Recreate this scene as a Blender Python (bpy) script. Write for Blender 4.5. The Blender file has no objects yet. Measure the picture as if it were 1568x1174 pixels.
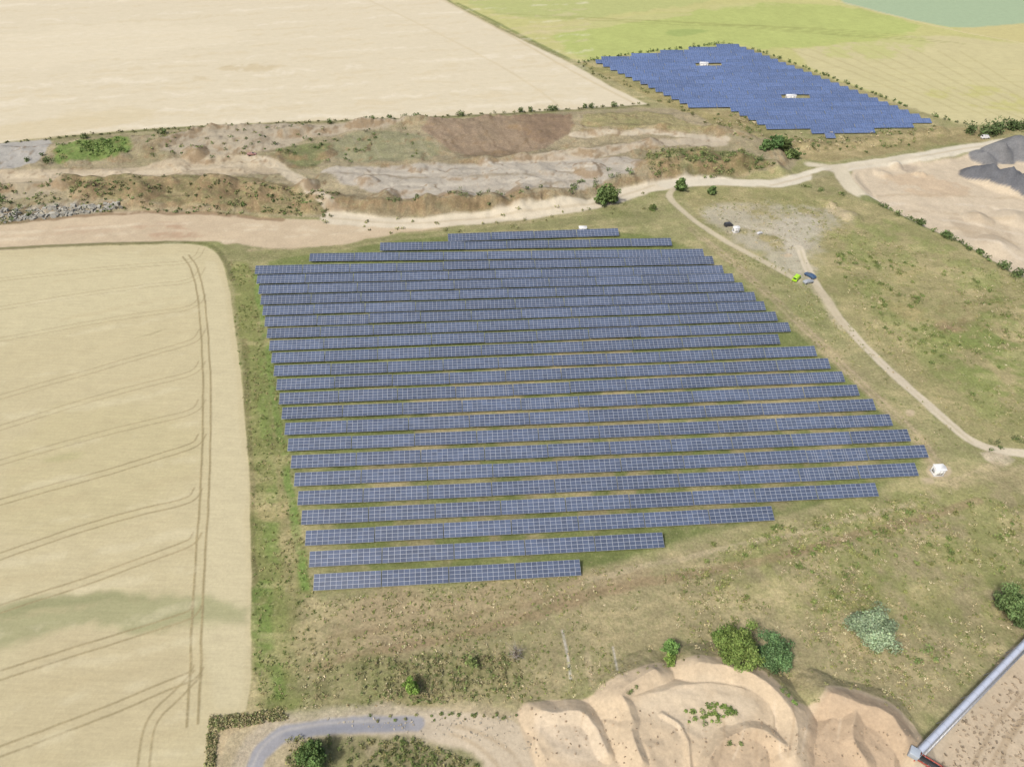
import bpy, math, random
import numpy as np
from mathutils import Matrix, Vector
rng=np.random.default_rng(7); random.seed(7)
KEXP=1.56
# ------------------------------------------------------------------ camera / image pixels to ground
W,HH=1568.0,1174.0
F=1087.0; ALT=130.0; PITCH=math.radians(42.3); ROLL=math.radians(1.7)
R=(Matrix.Rotation(math.pi/2-PITCH,3,'X')@Matrix.Rotation(ROLL,3,'Z'))
Rn=np.array(R)
def P(x,y,z=0.0):
    """image pixel (x,y) cast through the estimated camera to plan metres at height z"""
    d=Rn@np.array([(x-W/2)/F,-(y-HH/2)/F,-1.0])
    t=(z-ALT)/d[2]
    return (d[0]*t,d[1]*t)
def PL(pts,z=0.0): return np.array([P(x,y,z) for x,y in pts])
scene=bpy.context.scene
cam=bpy.data.cameras.new("camera"); co=bpy.data.objects.new("camera",cam)
scene.collection.objects.link(co); scene.camera=co
cam.sensor_width=36; cam.lens=36*F/W; cam.clip_start=1; cam.clip_end=20000
co.matrix_world=Matrix.Translation((0,0,ALT))@R.to_4x4()
# ------------------------------------------------------------------ light
SUN_EL=math.radians(52); SUN_AZ=math.radians(222)
w=bpy.data.worlds.new("World"); scene.world=w; w.use_nodes=True
nt=w.node_tree; bg=nt.nodes["Background"]
sky=nt.nodes.new("ShaderNodeTexSky"); sky.sky_type='NISHITA'; sky.sun_disc=False
sky.sun_elevation=SUN_EL; sky.sun_rotation=SUN_AZ; sky.dust_density=5; sky.air_density=1.0; sky.ozone_density=.6
nt.links.new(sky.outputs[0],bg.inputs[0]); bg.inputs[1].default_value=0.15
sl=bpy.data.lights.new("sun","SUN"); sl.energy=3.4; sl.angle=math.radians(7); sl.color=(1,.97,.93)
so=bpy.data.objects.new("sun",sl); scene.collection.objects.link(so)
sd=Vector((math.sin(SUN_AZ)*math.cos(SUN_EL),math.cos(SUN_AZ)*math.cos(SUN_EL),math.sin(SUN_EL)))
so.rotation_euler=sd.to_track_quat('Z','Y').to_euler(); so.location=(0,0,300)
scene.view_settings.view_transform='Standard'
# ------------------------------------------------------------------ helpers
def lin(c):
    c=np.array(c,float)/255.; return np.where(c<=.04045,c/12.92,((c+.055)/1.055)**2.4)
GAIN=np.array([.965,1.0,1.03])
def alb(c,s=.92):
    l=lin(c)/KEXP*GAIN; g=l@np.array([.3,.6,.1]); return l*s+g*(1-s)
TAB=rng.random((16,256,256)).astype(np.float32)
def vn(x,y,s,seed):
    x=x/s; y=y/s; xi=np.floor(x); yi=np.floor(y); fx=x-xi; fy=y-yi
    fx=fx*fx*(3-2*fx); fy=fy*fy*(3-2*fy)
    xi=xi.astype(np.int64); yi=yi.astype(np.int64); T=TAB[seed%16]
    a=T[yi&255,xi&255]; b=T[yi&255,(xi+1)&255]; c=T[(yi+1)&255,xi&255]; d=T[(yi+1)&255,(xi+1)&255]
    return (a*(1-fx)+b*fx)*(1-fy)+(c*(1-fx)+d*fx)*fy
def fbm(x,y,s,seed,o=4,g=.55):
    r=0;a=1;t=0
    for k in range(o):
        r=r+a*vn(x+k*37.7,y-k*91.3,s/(2.03**k),seed+k); t+=a; a*=g
    return r/t*2-1
def sstep(t):
    t=np.clip(t,0,1); return t*t*(3-2*t)
def chaikin(p,n,closed):
    for _ in range(n):
        q=[]
        m=len(p)
        if closed:
            for i in range(m):
                a=p[i];b=p[(i+1)%m]; q+= [a*.75+b*.25,a*.25+b*.75]
        else:
            q=[p[0]]
            for i in range(m-1):
                a=p[i];b=p[i+1]; q+=[a*.75+b*.25,a*.25+b*.75]
            q.append(p[-1])
        p=np.array(q)
    return p
def dseg(X,Y,a,b):
    d=b-a; L=max(d@d,1e-9)
    t=np.clip(((X-a[0])*d[0]+(Y-a[1])*d[1])/L,0,1)
    return (X-a[0]-t*d[0])**2+(Y-a[1]-t*d[1])**2
def sdf(p,X,Y):
    D=np.full(X.shape,1e18); ins=np.zeros(X.shape,bool)
    for i in range(len(p)):
        a=p[i]; b=p[(i+1)%len(p)]
        D=np.minimum(D,dseg(X,Y,a,b))
        if a[1]!=b[1]:
            c=((a[1]>Y)!=(b[1]>Y))&(X<(b[0]-a[0])*(Y-a[1])/(b[1]-a[1])+a[0]); ins^=c
    D=np.sqrt(D); return np.where(ins,D,-D)
def ldist(p,X,Y):
    D=np.full(X.shape,1e18)
    for i in range(len(p)-1): D=np.minimum(D,dseg(X,Y,p[i],p[i+1]))
    return np.sqrt(D)
# ------------------------------------------------------------------ terrain height
MOUNDS=[([(905,1095),(925,1058),(1000,1024),(1085,1016),(1160,1038),(1205,1082),(1215,1130),(1200,1230),(1130,1330),(1010,1330),(960,1170)],2.6),
 ([(1222,1100),(1262,1058),(1330,1072),(1385,1108),(1395,1174),(1380,1250),(1230,1250),(1205,1160)],1.8),
 ([(800,1095),(850,1080),(905,1085),(950,1140),(990,1230),(840,1230)],1.1)]
MOUNDS=[(chaikin(PL(a),2,True),h) for a,h in MOUNDS]
CRESTS=[([(1000,1036),(948,1066),(968,1102),(960,1130),(985,1180)],3.4),([(1060,1030),(1120,1036),(1172,1062),(1205,1110),(1208,1170)],4.0),
 ([(1262,1074),(1300,1086),(1345,1098),(1372,1140)],3.8),([(1300,1086),(1290,1130),(1310,1180)],3.2),([(1080,1190),(1110,1142),(1150,1126),(1190,1150)],3.7),
 ([(822,1098),(880,1098),(912,1112),(930,1160)],2.1),([(1010,1100),(1050,1130),(1060,1190)],3.0)]
CRESTS=[(chaikin(PL(a),1,False),h) for a,h in CRESTS]
BERM=chaikin(PL([(-500,340),(0,338),(60,330),(180,322),(300,324),(430,334),(520,326),(600,334),(760,330),(880,308),(980,284),(1100,270),(1230,262),(1180,215),(1000,170),(500,190),(0,225),(-500,260)]),1,True)
PITR=chaikin(PL([(1300,255),(1480,232),(1700,205),(1900,500),(1700,470),(1568,430),(1480,378),(1400,345),(1330,305)]),1,True)
PILES_G=[(1496,264,7,5),(1516,268,9,7),(1543,276,10,8),(1575,284,11,8),(1600,290,11,8),(1508,240,6,4),(1530,234,8,6.5),(1556,230,10,7.5),(1584,228,11,7),(1612,232,11,7)]
PILES_S=[(1405,262,2.5,1.4),(1412,262,2.5,1.6),(1372,250,3,1.5),(1355,262,4,1.5),(1560,330,8,2.6),(1500,330,6,2.0),(1530,372,8,2.2),(470,290,6,3),(300,242,6,2.6),(590,310,7,3),(700,312,8,3.2),(800,306,7,2.8),(905,268,7,2.6),(190,246,5,2.2),(330,296,8,3.4),(220,300,8,3.2),(140,300,7,2.6),(460,205,6,2.2),(1268,312,4,1.6),(1302,332,5,1.8),(640,262,4,1.2),(745,252,5,1.4),(1020,250,8,3.4),(1075,246,8,3.2),(1130,256,7,3),(840,272,4,1.3),(560,285,5,2),(400,306,7,2.6),(655,318,7,2.8),(750,314,7,3)]
PILES=[(*P(a,b),r,h) for a,b,r,h in PILES_G+PILES_S]
RIDGES=[(chaikin(PL(p),1,False),w_,h_) for p,w_,h_ in [([(110,290),(200,284),(320,290),(430,296)],6,2.8),([(480,312),(600,322),(760,322),(870,308)],7,3.2),
  ([(440,210),(560,196),(640,190)],5,2.2),([(890,206),(1000,204),(1100,208)],6,2.4),([(980,262),(1100,262),(1190,262)],7,3.4),([(230,238),(330,204),(430,196)],6,2.4),([(570,252),(760,248),(900,238),(1000,226)],5,2.2),
  ([(0,296),(110,288)],5,2.0),([(420,246),(500,238)],5,2.4),([(1120,200),(1200,226),(1300,224),(1440,200)],6,2.2),([(940,180),(1060,178)],5,1.6)]]
def height(X,Y):
    X=np.atleast_1d(np.asarray(X,float)); Y=np.atleast_1d(np.asarray(Y,float))
    Z=np.zeros(X.shape)
    wx=fbm(X,Y,9,3,3); wy=fbm(X+50,Y,9,5,3)
    def cull(p,m): return np.where((X>p[:,0].min()-m)&(X<p[:,0].max()+m)&(Y>p[:,1].min()-m)&(Y<p[:,1].max()+m))[0]
    M=np.zeros(X.shape)
    fine=fbm(X,Y,2.2,1,3); med=fbm(X,Y,6,8,3)
    for p,h in MOUNDS:
        i=cull(p,3)
        if len(i)==0: continue
        d=sdf(p,X[i]+wx[i]*1.0,Y[i]+wy[i]*1.0)
        hh=h+.7*med[i]
        M[i]=np.maximum(M[i],np.clip(np.minimum(d*.6,hh),0,9)+.12*fine[i]*sstep(d))
    for p,h in CRESTS:
        i=cull(p,8)
        if len(i)==0: continue
        d=ldist(p,X[i]+wx[i]*1.3,Y[i]+wy[i]*1.3)
        z=h-.62*d+.4*med[i]+.14*fine[i]
        M[i]=np.where(z>0,np.maximum(M[i],z),M[i])
    Z+=M
    i=cull(BERM,3)
    if len(i):
        d=sdf(BERM,X[i]+wx[i]*3,Y[i]+wy[i]*3)
        amp=.6+.4*fbm(X[i],Y[i],30,9,2)
        Z[i]+=3.6*amp*sstep(d/5)*(1-sstep((d-12)/40))
        Z[i]+=1.3*np.clip(fbm(X[i],Y[i],8,11,4),-.25,1)*sstep(d/4)
        Z[i]-=.7*np.abs(fbm(X[i],Y[i]*.25,3.2,6,2))*sstep(d/2)*(1-sstep((d-5)/5))
    for p,w_,h_ in RIDGES:
        i=cull(p,w_*2)
        if len(i): 
            d=ldist(p,X[i]+wx[i]*3,Y[i]+wy[i]*3); Z[i]+=h_*np.clip(1-d/w_,0,1)*(.75+.6*wx[i])
    i=cull(PITR,3)
    if len(i):
        d=sdf(PITR,X[i]+wx[i]*2,Y[i]+wy[i]*2); Z[i]+=-1.6*sstep(d/5)+.3*fbm(X[i],Y[i],6,4,3)*sstep(d/5)
    pl=np.zeros(X.shape)
    for x,y,r,h in PILES:
        i=np.where((np.abs(X-x)<r+3)&(np.abs(Y-y)<r+3))[0]
        if len(i)==0: continue
        d=np.hypot(X[i]-x+wx[i]*2,Y[i]-y+wy[i]*2); pl[i]=np.maximum(pl[i],h*np.clip(1-d/r,0,1)**.9)
    return Z+pl
def hz(x,y): return float(height(x,y)[0])
# ------------------------------------------------------------------ ground grid
NR,NC=1000,1180
cp,sp=math.cos(PITCH),math.sin(PITCH)
a=np.linspace(math.tan(math.radians(33.5)),math.tan(math.radians(-30.5)),NR)
ys=ALT/np.tan(PITCH+np.arctan(a)); ys=ys[ys>0]
far=[ys[-1]]
while far[-1]<9000: far.append(far[-1]*1.12)
near=np.linspace(-500,ys[0],25)[:-1]
ysa=np.concatenate([near,ys,far[1:]])
u=np.linspace(-1.06,1.06,NC); ext=[1.06]
while ext[-1]<9: ext.append(ext[-1]*1.15)
ext=np.array(ext[1:]); u=np.concatenate([-ext[::-1],u,ext])
hw=(np.maximum(ysa,25)*cp+ALT*sp)*(W/2/F)*1.03
GX=(u[None,:]*hw[:,None]); GY=np.repeat(ysa[:,None],len(u),1)
nr,nc=GX.shape; X=GX.ravel(); Y=GY.ravel(); N=len(X)
n1=fbm(X,Y,10,0,4); n2=fbm(X+333,Y,10,4,4); n3=fbm(X,Y,26,6,4); n4=fbm(X,Y,4.5,9,4,.65); n5=fbm(X,Y,15,12,5,.6); n6=fbm(X*.6,Y*1.6,7,2,4,.6)
C=np.zeros((N,3)); D=np.zeros((N,3))
base=alb((168,156,112)); grn=alb((142,148,86)); strw=alb((194,176,130))
t=np.clip(.5+n3*.9+n4*.5,0,1)[:,None]; t2=np.clip(n1*1.5+n4*.8-.25,0,1)[:,None]
C[:]=base; C=C*(1-t*.5)+grn*t*.5; C=C*(1-t2*.5)+strw*t2*.5
D[:]=(1,1,0)
def paint(pts,rgb,edge=1.0,warp=1.2,a=1.0,brk=None,det=None,sm=1,pts_world=None,nz=None):
    p=PL(pts) if pts_world is None else pts_world
    if sm: p=chaikin(p,sm,True)
    m_=edge+warp*1.5
    i=np.where((X>p[:,0].min()-m_)&(X<p[:,0].max()+m_)&(Y>p[:,1].min()-m_)&(Y<p[:,1].max()+m_))[0]
    if len(i)==0: return
    d=sdf(p,X[i]+n1[i]*warp,Y[i]+n2[i]*warp)
    m=sstep(d/edge+.5)*a
    if brk is not None: m=m*sstep((( n4[i]*.6+n1[i]*.6)-brk)*2.5+.5)
    m=m[:,None]; c=alb(rgb)[None,:]
    if nz: c=c*(1+nz*(n4[i]*.8+n1[i]*.6+n3[i]*.5))[:,None]
    C[i]=C[i]*(1-m)+c*m
    if det is not None: D[i]=D[i]*(1-m)+np.array(det)[None,:]*m
def line(pts,wid,rgb,edge=.5,warp=.6,a=1.0,brk=None,det=None,off=0,sm=2,nz=.1,pw=None):
    p=PL(pts) if pw is None else pw
    p=chaikin(p,sm,False)
    if off:
        tg=np.gradient(p,axis=0); tg/=np.linalg.norm(tg,axis=1)[:,None]+1e-9
        p=p+np.stack([-tg[:,1],tg[:,0]],1)*off
    m_=wid+edge+warp*1.5
    i=np.where((X>p[:,0].min()-m_)&(X<p[:,0].max()+m_)&(Y>p[:,1].min()-m_)&(Y<p[:,1].max()+m_))[0]
    if len(i)==0: return
    d=ldist(p,X[i]+n1[i]*warp,Y[i]+n2[i]*warp)
    m=sstep((wid/2-d)/edge+.5)*a
    if brk is not None: m=m*sstep(((n4[i]*.6+n1[i]*.6)-brk)*2.5+.5)
    m=m[:,None]; c=alb(rgb)[None,:]*(1+nz*(n4[i]+n1[i]))[:,None]
    C[i]=C[i]*(1-m)+c*m
    if det is not None: D[i]=D[i]*(1-m)+np.array(det)[None,:]*m
SAND=(.35,0,0); CROP=(.2,0,1); GR=(1,1,0); ROAD=(.25,0,0)
# --- far fields, distance haze painted in as lighter colours
paint([(500,-120),(680,-2),(760,38),(820,65),(880,96),(905,92),(1125,66),(1200,92),(1440,182),(1600,180),(2600,120),(2600,-250),(500,-250)],(198,192,122),2,2,det=(.3,0,1),nz=.08)
paint([(640,-100),(700,2),(800,32),(930,26),(1040,10),(1100,0),(1040,-20),(900,-120)],(184,188,116),4,6,.8)
paint([(830,45),(1000,22),(1240,0),(1420,35),(1380,60),(1180,78),(1125,66),(905,92),(880,88)],(182,190,106),4,6,.9,det=(.3,0,1),nz=.08)
paint([(780,40),(900,30),(1060,18),(1060,24),(920,42),(820,58)],(205,194,134),3,3,.6)
paint([(960,20),(1100,6),(1240,8),(1100,16)],(202,194,130),5,6,.6,brk=-.1)
paint([(1010,48),(1060,42),(1090,50),(1040,58)],(156,172,94),3,4,.7)
paint([(1185,80),(1300,66),(1430,52),(1568,68),(2200,120),(2200,260),(1475,190),(1440,182)],(207,195,142),3,4,det=CROP,nz=.06)
paint([(1250,60),(1400,50),(1440,70),(1340,95),(1240,85)],(190,192,110),5,8,.6,brk=-.1)
paint([(1400,140),(1500,130),(1600,150),(1600,175),(1490,165)],(196,190,112),4,6,.7,brk=0)
paint([(1440,42),(1568,33),(1800,60),(1800,90),(1568,68)],(205,192,130),2,2,.9)
paint([(1250,-5),(1440,42),(1500,42),(1700,25),(2200,0),(2200,-240),(1100,-240)],(170,188,148),3,2,det=(.2,0,.5))
line([(1230,-12),(1440,43),(1568,67)],2,(216,200,152),1,1,.8)
line([(700,5),(880,95)],2.5,(138,144,84),1,.5,.9)
for k in range(9):
    line([(1200+k*34,72+k*1),(1330+k*36,120+k*6),(1420+k*45,160+k*9)],1.4,(180,168,112),.8,1,.4)
    line([(1190,90+k*9),(1320,98+k*9),(1450,92+k*10),(1600,100+k*9)],1.2,(182,170,112),.8,1,.3,brk=0)
for k in range(7):
    line([(740+k*40,20+k*3),(980+k*50,30+k*2),(1300+k*30,56+k*2)],1.4,(158,160,90),.8,1,.4)
# --- big pale field upper left
BF=[(-1500,330),(-200,238),(0,220),(40,213),(140,205),(240,197),(340,191),(450,187),(620,181),(740,175),(860,169),(992,160),(940,135),(880,100),(800,62),(740,32),(680,0),(500,-120),(300,-250),(-1500,-250)]
paint(BF,(223,208,175),1.5,.8,det=(.1,0,.8),sm=0,nz=.02)
for k in range(26):
    y0=5+k*8.2
    line([(-200,y0+14),(200,y0-4),(500,y0-22),(900,y0-50)],rng.uniform(1.5,6),(210,191,152) if k%3 else (234,221,194),3,6,.42,brk=0.0)
paint([(340,95),(440,98),(420,112),(330,108)],(206,186,144),4,5,.6,brk=-.1)
paint([(250,120),(330,112),(310,128)],(206,186,144),4,5,.5,brk=-.1)
paint([(-50,200),(120,170),(260,165),(200,195),(0,219)],(214,195,152),6,8,.5)
paint([(-50,60),(200,30),(420,50),(200,90),(-50,110)],(230,215,182),8,12,.5)
line([(660,-2),(760,50),(860,110),(960,162)],1.5,(205,185,144),.8,.3,.6,off=5)
line([(560,-2),(690,60),(800,120),(860,165)],1.5,(212,193,154),.8,.3,.5)
line([(-300,245),(0,222),(240,198),(450,189),(740,177),(992,162)],2.2,(120,116,78),1,1,.85)
# --- quarry band
paint([(-800,300),(0,224),(240,200),(450,191),(740,179),(995,163),(1060,170),(1180,215),(1240,258),(1100,275),(990,285),(900,312),(740,332),(540,338),(300,322),(0,345),(-800,420)],(168,153,120),3,2,det=(1,.5,0),nz=.25)
paint([(-80,230),(60,213),(84,214),(76,236),(52,262),(-80,268)],(178,172,160),1,1,det=SAND,nz=.05)
paint([(88,230),(120,224),(195,218),(205,236),(188,250),(140,250),(88,257)],(118,138,68),2,3.5,det=(1,.6,0),nz=.25)
paint([(84,212),(330,200),(420,196),(300,222),(210,212),(90,222)],(150,140,102),2,2,.8,nz=.25)
paint([(230,240),(330,200),(460,192),(630,186),(620,200),(480,215),(430,235),(300,250)],(188,173,147),2,2.5,.85,det=SAND,brk=-.5,nz=.14)
paint([(-80,268),(80,262),(200,262),(290,248),(400,240),(450,262),(400,275),(200,278),(0,284),(-80,290)],(200,181,149),1.5,2,.9,det=SAND,nz=.1)
line([(-80,276),(100,270),(220,270),(330,262),(410,250)],4,(212,194,162),1.5,1.5,.7)
paint([(110,280),(260,276),(400,280),(470,300),(520,330),(430,330),(300,316),(180,312),(110,305)],(148,134,92),2,3,.9,det=GR,nz=.3)
paint([(230,282),(420,284),(400,300),(260,298)],(180,156,118),2,3,.8,brk=.05)
paint([(0,290),(105,282),(108,300),(20,312),(0,315)],(184,168,138),2,2,.8,det=SAND,nz=.1)
line([(110,296),(200,300),(330,306),(420,312),(500,326)],3,(122,106,76),1.5,3,.8,brk=-.1,nz=.2)
paint([(410,235),(505,222),(512,240),(470,262),(430,248)],(122,126,80),2,2.5,.85,det=GR,nz=.25)
line([(415,246),(460,262),(500,250)],2.5,(110,98,70),1.5,2,.7,brk=-.2)
paint([(505,215),(620,203),(700,245),(520,256)],(150,146,110),2,2,.9,det=(1,.4,0),nz=.14)
for k in range(8): line([(520+k*22,216-k*1.6),(540+k*24,254-k*1.5)],1.4,(168,158,128),1,1.2,.5,brk=-.1)
paint([(630,190),(740,182),(865,172),(886,208),(820,236),(700,246)],(158,136,110),1.5,2.5,.97,det=(.9,.1,0),nz=.12)
paint([(780,178),(865,172),(884,206),(840,226),(800,210)],(140,116,92),2,3,.7,brk=-.3,nz=.1)
for k in range(9): line([(645+k*26,194-k*2),(700+k*22,240-k*3)],1.6,(136,114,90),1,1.5,.5,brk=-.1)
paint([(700,238),(800,231),(780,246),(715,250)],(126,108,84),1,1,.7)
paint([(470,258),(600,256),(760,252),(880,240),(985,246),(975,268),(930,290),(840,300),(800,306),(640,312),(560,300)],(190,179,160),2,4,.95,det=SAND,nz=.12)
paint([(480,300),(600,318),(760,320),(860,308),(850,322),(640,333),(520,326)],(140,126,94),2,3,.85,brk=-.35,nz=.3)
line([(500,316),(620,328),(760,326),(880,306)],2.5,(172,150,114),1.5,3,.7,brk=0)
for q_ in ([(560,272),(700,264),(850,270),(960,262)],[(520,262),(640,258),(780,254),(900,246)],[(600,290),(740,284),(860,280)]): line(q_,2.5,(208,196,174),2,3,.6,brk=-.2)
for q_ in ([(600,258),(740,252),(860,242)],[(620,304),(780,300),(880,286)],[(500,270),(620,276),(760,274),(900,270)]): line(q_,2,(156,140,112),1.5,3,.7,brk=-.1)
line([(880,212),(960,210),(1040,214),(1110,218)],4,(208,193,165),1,1.5,.9,det=ROAD)
line([(800,250),(900,240),(1000,225),(1100,222)],7,(200,184,158),2,2,.8,det=ROAD)
paint([(985,240),(1100,232),(1160,248),(1190,262),(1100,272),(990,276)],(124,124,76),2,3,.85,brk=-.4,det=GR,nz=.3)
line([(985,268),(1080,266),(1180,268)],3,(170,146,108),1.5,3,.7,brk=-.1)
paint([(900,178),(1000,170),(1060,190),(1110,212),(960,206),(885,204)],(164,152,104),2,3,.85,det=GR,nz=.2)
paint([(1060,165),(1130,170),(1180,204),(1268,214),(1440,192),(1568,200),(1500,216),(1330,240),(1240,252),(1200,225),(1110,205)],(164,147,102),2,3,.9,det=GR,nz=.25)
line([(1240,232),(1330,226),(1440,206)],3,(190,168,124),1.5,3,.6,brk=0)
line([(1120,190),(1180,216),(1235,240)],2.5,(186,162,120),1.5,2,.6,brk=-.1)
paint([(905,96),(1060,166),(1150,190),(1140,196),(1040,172),(970,138),(885,96)],(166,152,100),1.5,1,.9,det=GR,nz=.2)
# sand flat
paint([(-800,400),(-100,352),(0,346),(110,332),(180,322),(300,324),(430,335),(540,340),(640,338),(760,328),(840,320),(700,345),(600,360),(520,374),(440,385),(355,384),(330,369),(200,372),(0,383),(-800,440)],(208,186,152),1.5,1.5,det=SAND,nz=.1)
paint([(200,345),(270,338),(330,352),(300,366),(220,366)],(184,150,118),3,3,.65,brk=-.1,nz=.1)
paint([(60,350),(160,344),(180,360),(70,366)],(192,164,132),3,3,.5,brk=-.1,nz=.1)
paint([(0,322),(90,318),(190,310),(200,320),(100,334),(0,344)],(176,168,150),1.5,2,.8,brk=-.1,det=(1,0,0),nz=.35)
line([(0,342),(100,334),(190,324),(300,325),(430,336)],2.6,(146,120,88),1,2,.8,brk=-.3)
for q_ in ([(-100,365),(100,352),(300,340),(480,348)],[(-100,372),(120,362),(330,350),(500,352)],[(340,372),(440,362),(560,352)]): line(q_,2,(220,202,170),1.2,1.5,.55,brk=-.1)
paint([(330,372),(440,385),(600,362),(760,346),(900,330),(1000,318),(1020,330),(950,352),(700,352),(580,370),(470,388),(390,402),(350,396)],(146,142,94),1.5,2,.9,det=GR,nz=.22)
line([(380,384),(460,380),(600,358),(760,342)],2,(196,174,136),1.2,2,.6,brk=0)
# main haul road
line([(440,268),(480,300),(515,330),(560,345)],5,(210,193,162),1,.8,.95,det=ROAD)
line([(380,245),(420,255),(450,272),(490,305)],5,(206,190,160),1,1,.9,det=ROAD)
line([(505,334),(600,343),(700,338),(800,328),(900,314),(960,298),(1000,284),(1090,278)],7.5,(220,205,176),1.6,1.6,1,det=ROAD)
line([(1020,282),(1100,277),(1180,284),(1230,272),(1280,258),(1350,250),(1450,232),(1568,214),(1750,190)],7,(222,210,184),1.4,1.2,1,det=ROAD)
for q_ in ([(505,334),(600,343),(700,338),(800,328),(900,314),(960,298),(1000,284)],[(1180,284),(1230,272),(1280,258),(1350,250),(1450,232),(1568,214)]): line(q_,1.2,(200,182,150),.8,.8,.6)
line([(1240,252),(1290,258),(1400,240)],4,(216,202,174),2,1,.9,det=ROAD)
# --- right quarry floor
paint([(1290,262),(1350,254),(1480,236),(1600,216),(2000,190),(2100,620),(1700,500),(1568,436),(1500,398),(1400,345),(1335,302)],(211,192,162),1.5,1.5,det=SAND,nz=.08)
paint([(1340,262),(1430,258),(1500,290),(1440,300),(1350,280)],(202,176,142),3,4,.7,brk=-.2,nz=.1)
paint([(1370,252),(1420,250),(1400,260)],(168,152,132),2,3,.6)
paint([(1440,318),(1540,330),(1568,370),(1500,372)],(192,172,142),3,4,.7,brk=-.1)
for k in range(6): line([(1350+k*20,296+k*12),(1440+k*14,292+k*14),(1568,300+k*18)],2,(222,206,180) if k%2 else (188,167,134),1.5,3,.5,brk=-.1)
for a_,b_,r_,h_ in PILES_G:
    x_,y_=P(a_,b_); th=np.linspace(0,2*math.pi,12,endpoint=False)
    paint(None,(112,112,114) if b_>250 else (126,125,124),1.2,2.4,.97,det=(.6,0,0),nz=.2,pts_world=np.stack([x_+np.cos(th)*r_*.97,y_+np.sin(th)*r_*.97],1))
paint([(1235,268),(1275,262),(1290,275),(1300,298),(1265,298)],(154,144,100),1.5,2,.9,det=GR,nz=.25)
line([(1285,258),(1292,275),(1312,294),(1335,302)],7,(218,204,174),1.2,1,1,det=ROAD)
line([(1330,303),(1400,342),(1480,378),(1568,432),(1700,500)],6,(132,136,80),2,2,.9,det=GR)
# --- middle right grass
paint([(1030,290),(1190,285),(1330,304),(1480,380),(1700,500),(1750,760),(1568,685),(1500,680),(1420,610),(1330,530),(1260,440),(1200,400),(1100,350)],(170,158,108),3,3,.8,det=GR,nz=.16)
paint([(1250,370),(1330,330),(1480,390),(1568,440),(1568,640),(1500,640),(1420,560),(1330,470)],(148,152,88),4,6,.75,brk=-.05,nz=.16)
paint([(1430,440),(1530,450),(1560,500),(1480,530),(1420,480)],(160,128,102),4,6,.75,brk=-.1)
paint([(1380,400),(1450,410),(1470,470),(1400,500),(1330,440)],(180,158,110),4,6,.65,brk=0.0)
paint([(1480,440),(1600,450),(1600,560),(1520,600),(1480,520)],(128,142,72),5,7,.75,brk=-.05,nz=.15)
paint([(1420,500),(1560,540),(1568,620),(1480,590)],(136,146,76),5,7,.65,brk=-.05,nz=.15)
paint([(1085,312),(1180,312),(1290,322),(1300,338),(1255,360),(1248,385),(1240,420),(1205,415),(1170,385),(1090,350)],(186,176,152),6,7,.85,det=(.7,.2,0),brk=-.2,nz=.14)
paint([(1180,330),(1260,330),(1250,380),(1235,420),(1215,410),(1200,370)],(198,187,164),4,5,.7,brk=-.3)
paint([(1255,310),(1310,325),(1310,340),(1280,335)],(200,179,142),1.5,2,.8)
line([(1225,378),(1238,420),(1275,475),(1330,540),(1400,602),(1450,645),(1490,678),(1530,692),(1600,696),(1750,700)],2.8,(214,199,170),.6,.7,1,det=ROAD)
line([(1225,378),(1238,420),(1275,475),(1330,540),(1400,602),(1450,645),(1490,678)],.6,(180,168,128),.5,.5,.5,brk=-.1)
line([(1225,430),(1255,445),(1290,500)],4,(200,184,150),1.5,1,.7)
line([(1120,345),(1180,350),(1225,380)],3,(204,192,166),1.5,1.5,.7)
paint([(1500,690),(1560,700),(1545,716),(1515,712)],(208,190,160),1,1,.9)
line([(1040,284),(1022,296),(1032,312),(1070,344),(1120,374),(1170,400),(1220,428)],2.4,(206,191,160),.8,.6,.9,det=ROAD)
for o in (-.9,.9): line([(1060,352),(1120,400),(1190,462),(1260,530),(1340,608),(1400,662),(1440,715)],.9,(198,178,144),.6,.5,.8,off=o)
line([(1060,352),(1120,400),(1190,462),(1260,530),(1340,608),(1400,662),(1440,715)],4.5,(176,158,120),2,1,.55)
line([(1075,372),(1140,430),(1220,508),(1300,590),(1380,655)],3,(136,142,80),1.5,1.5,.6,brk=-.1,det=GR)
for cx,cy,rx,ry in ((1215,523,12,5),(1392,631,9,5),(1208,392,8,3),(1438,722,22,12),(1420,738,12,6)):
    paint([(cx-rx,cy),(cx-rx*.6,cy-ry),(cx+rx*.6,cy-ry),(cx+rx,cy),(cx+rx*.5,cy+ry),(cx-rx*.5,cy+ry)],(206,184,150),.8,.8,.85,det=SAND,sm=2)
line([(1470,790),(1400,770),(1500,735),(1568,716)],1.6,(196,176,138),.8,.8,.6)
line([(1440,740),(1480,735),(1530,712)],2.5,(200,180,144),1,.8,.7)
# --- solar ground & strips
paint([(348,400),(390,404),(432,640),(470,860),(480,905),(480,990),(470,1090),(400,1085),(387,1075),(388,900),(384,740),(374,560),(362,470)],(138,140,80),1.5,1.5,.95,det=GR,nz=.2)
line([(400,470),(420,640),(440,800),(452,960)],3,(160,146,102),1.5,1.2,.6,brk=-.1)
line([(374,520),(384,740),(388,940)],1.6,(122,114,74),.8,.8,.7)
line([(392,420),(425,640),(455,820),(470,900)],1.8,(114,148,62),1,1,.7,brk=-.2)
line([(400,900),(405,990),(420,1060)],4,(112,138,60),1.5,1.5,.7,brk=-.3)
line([(400,520),(412,700),(418,860)],3,(120,142,66),1.5,1.5,.6,brk=-.1)
paint([(390,770),(440,765),(436,800),(395,800)],(184,164,116),1.5,2,.7,brk=-.2)
paint([(390,404),(474,388),(686,358),(950,350),(1080,384),(1420,690),(1400,735),(1190,790),(1020,830),(890,880),(480,902)],(124,132,74),2,1,.95,det=(1,.8,0),nz=.2)
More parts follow.
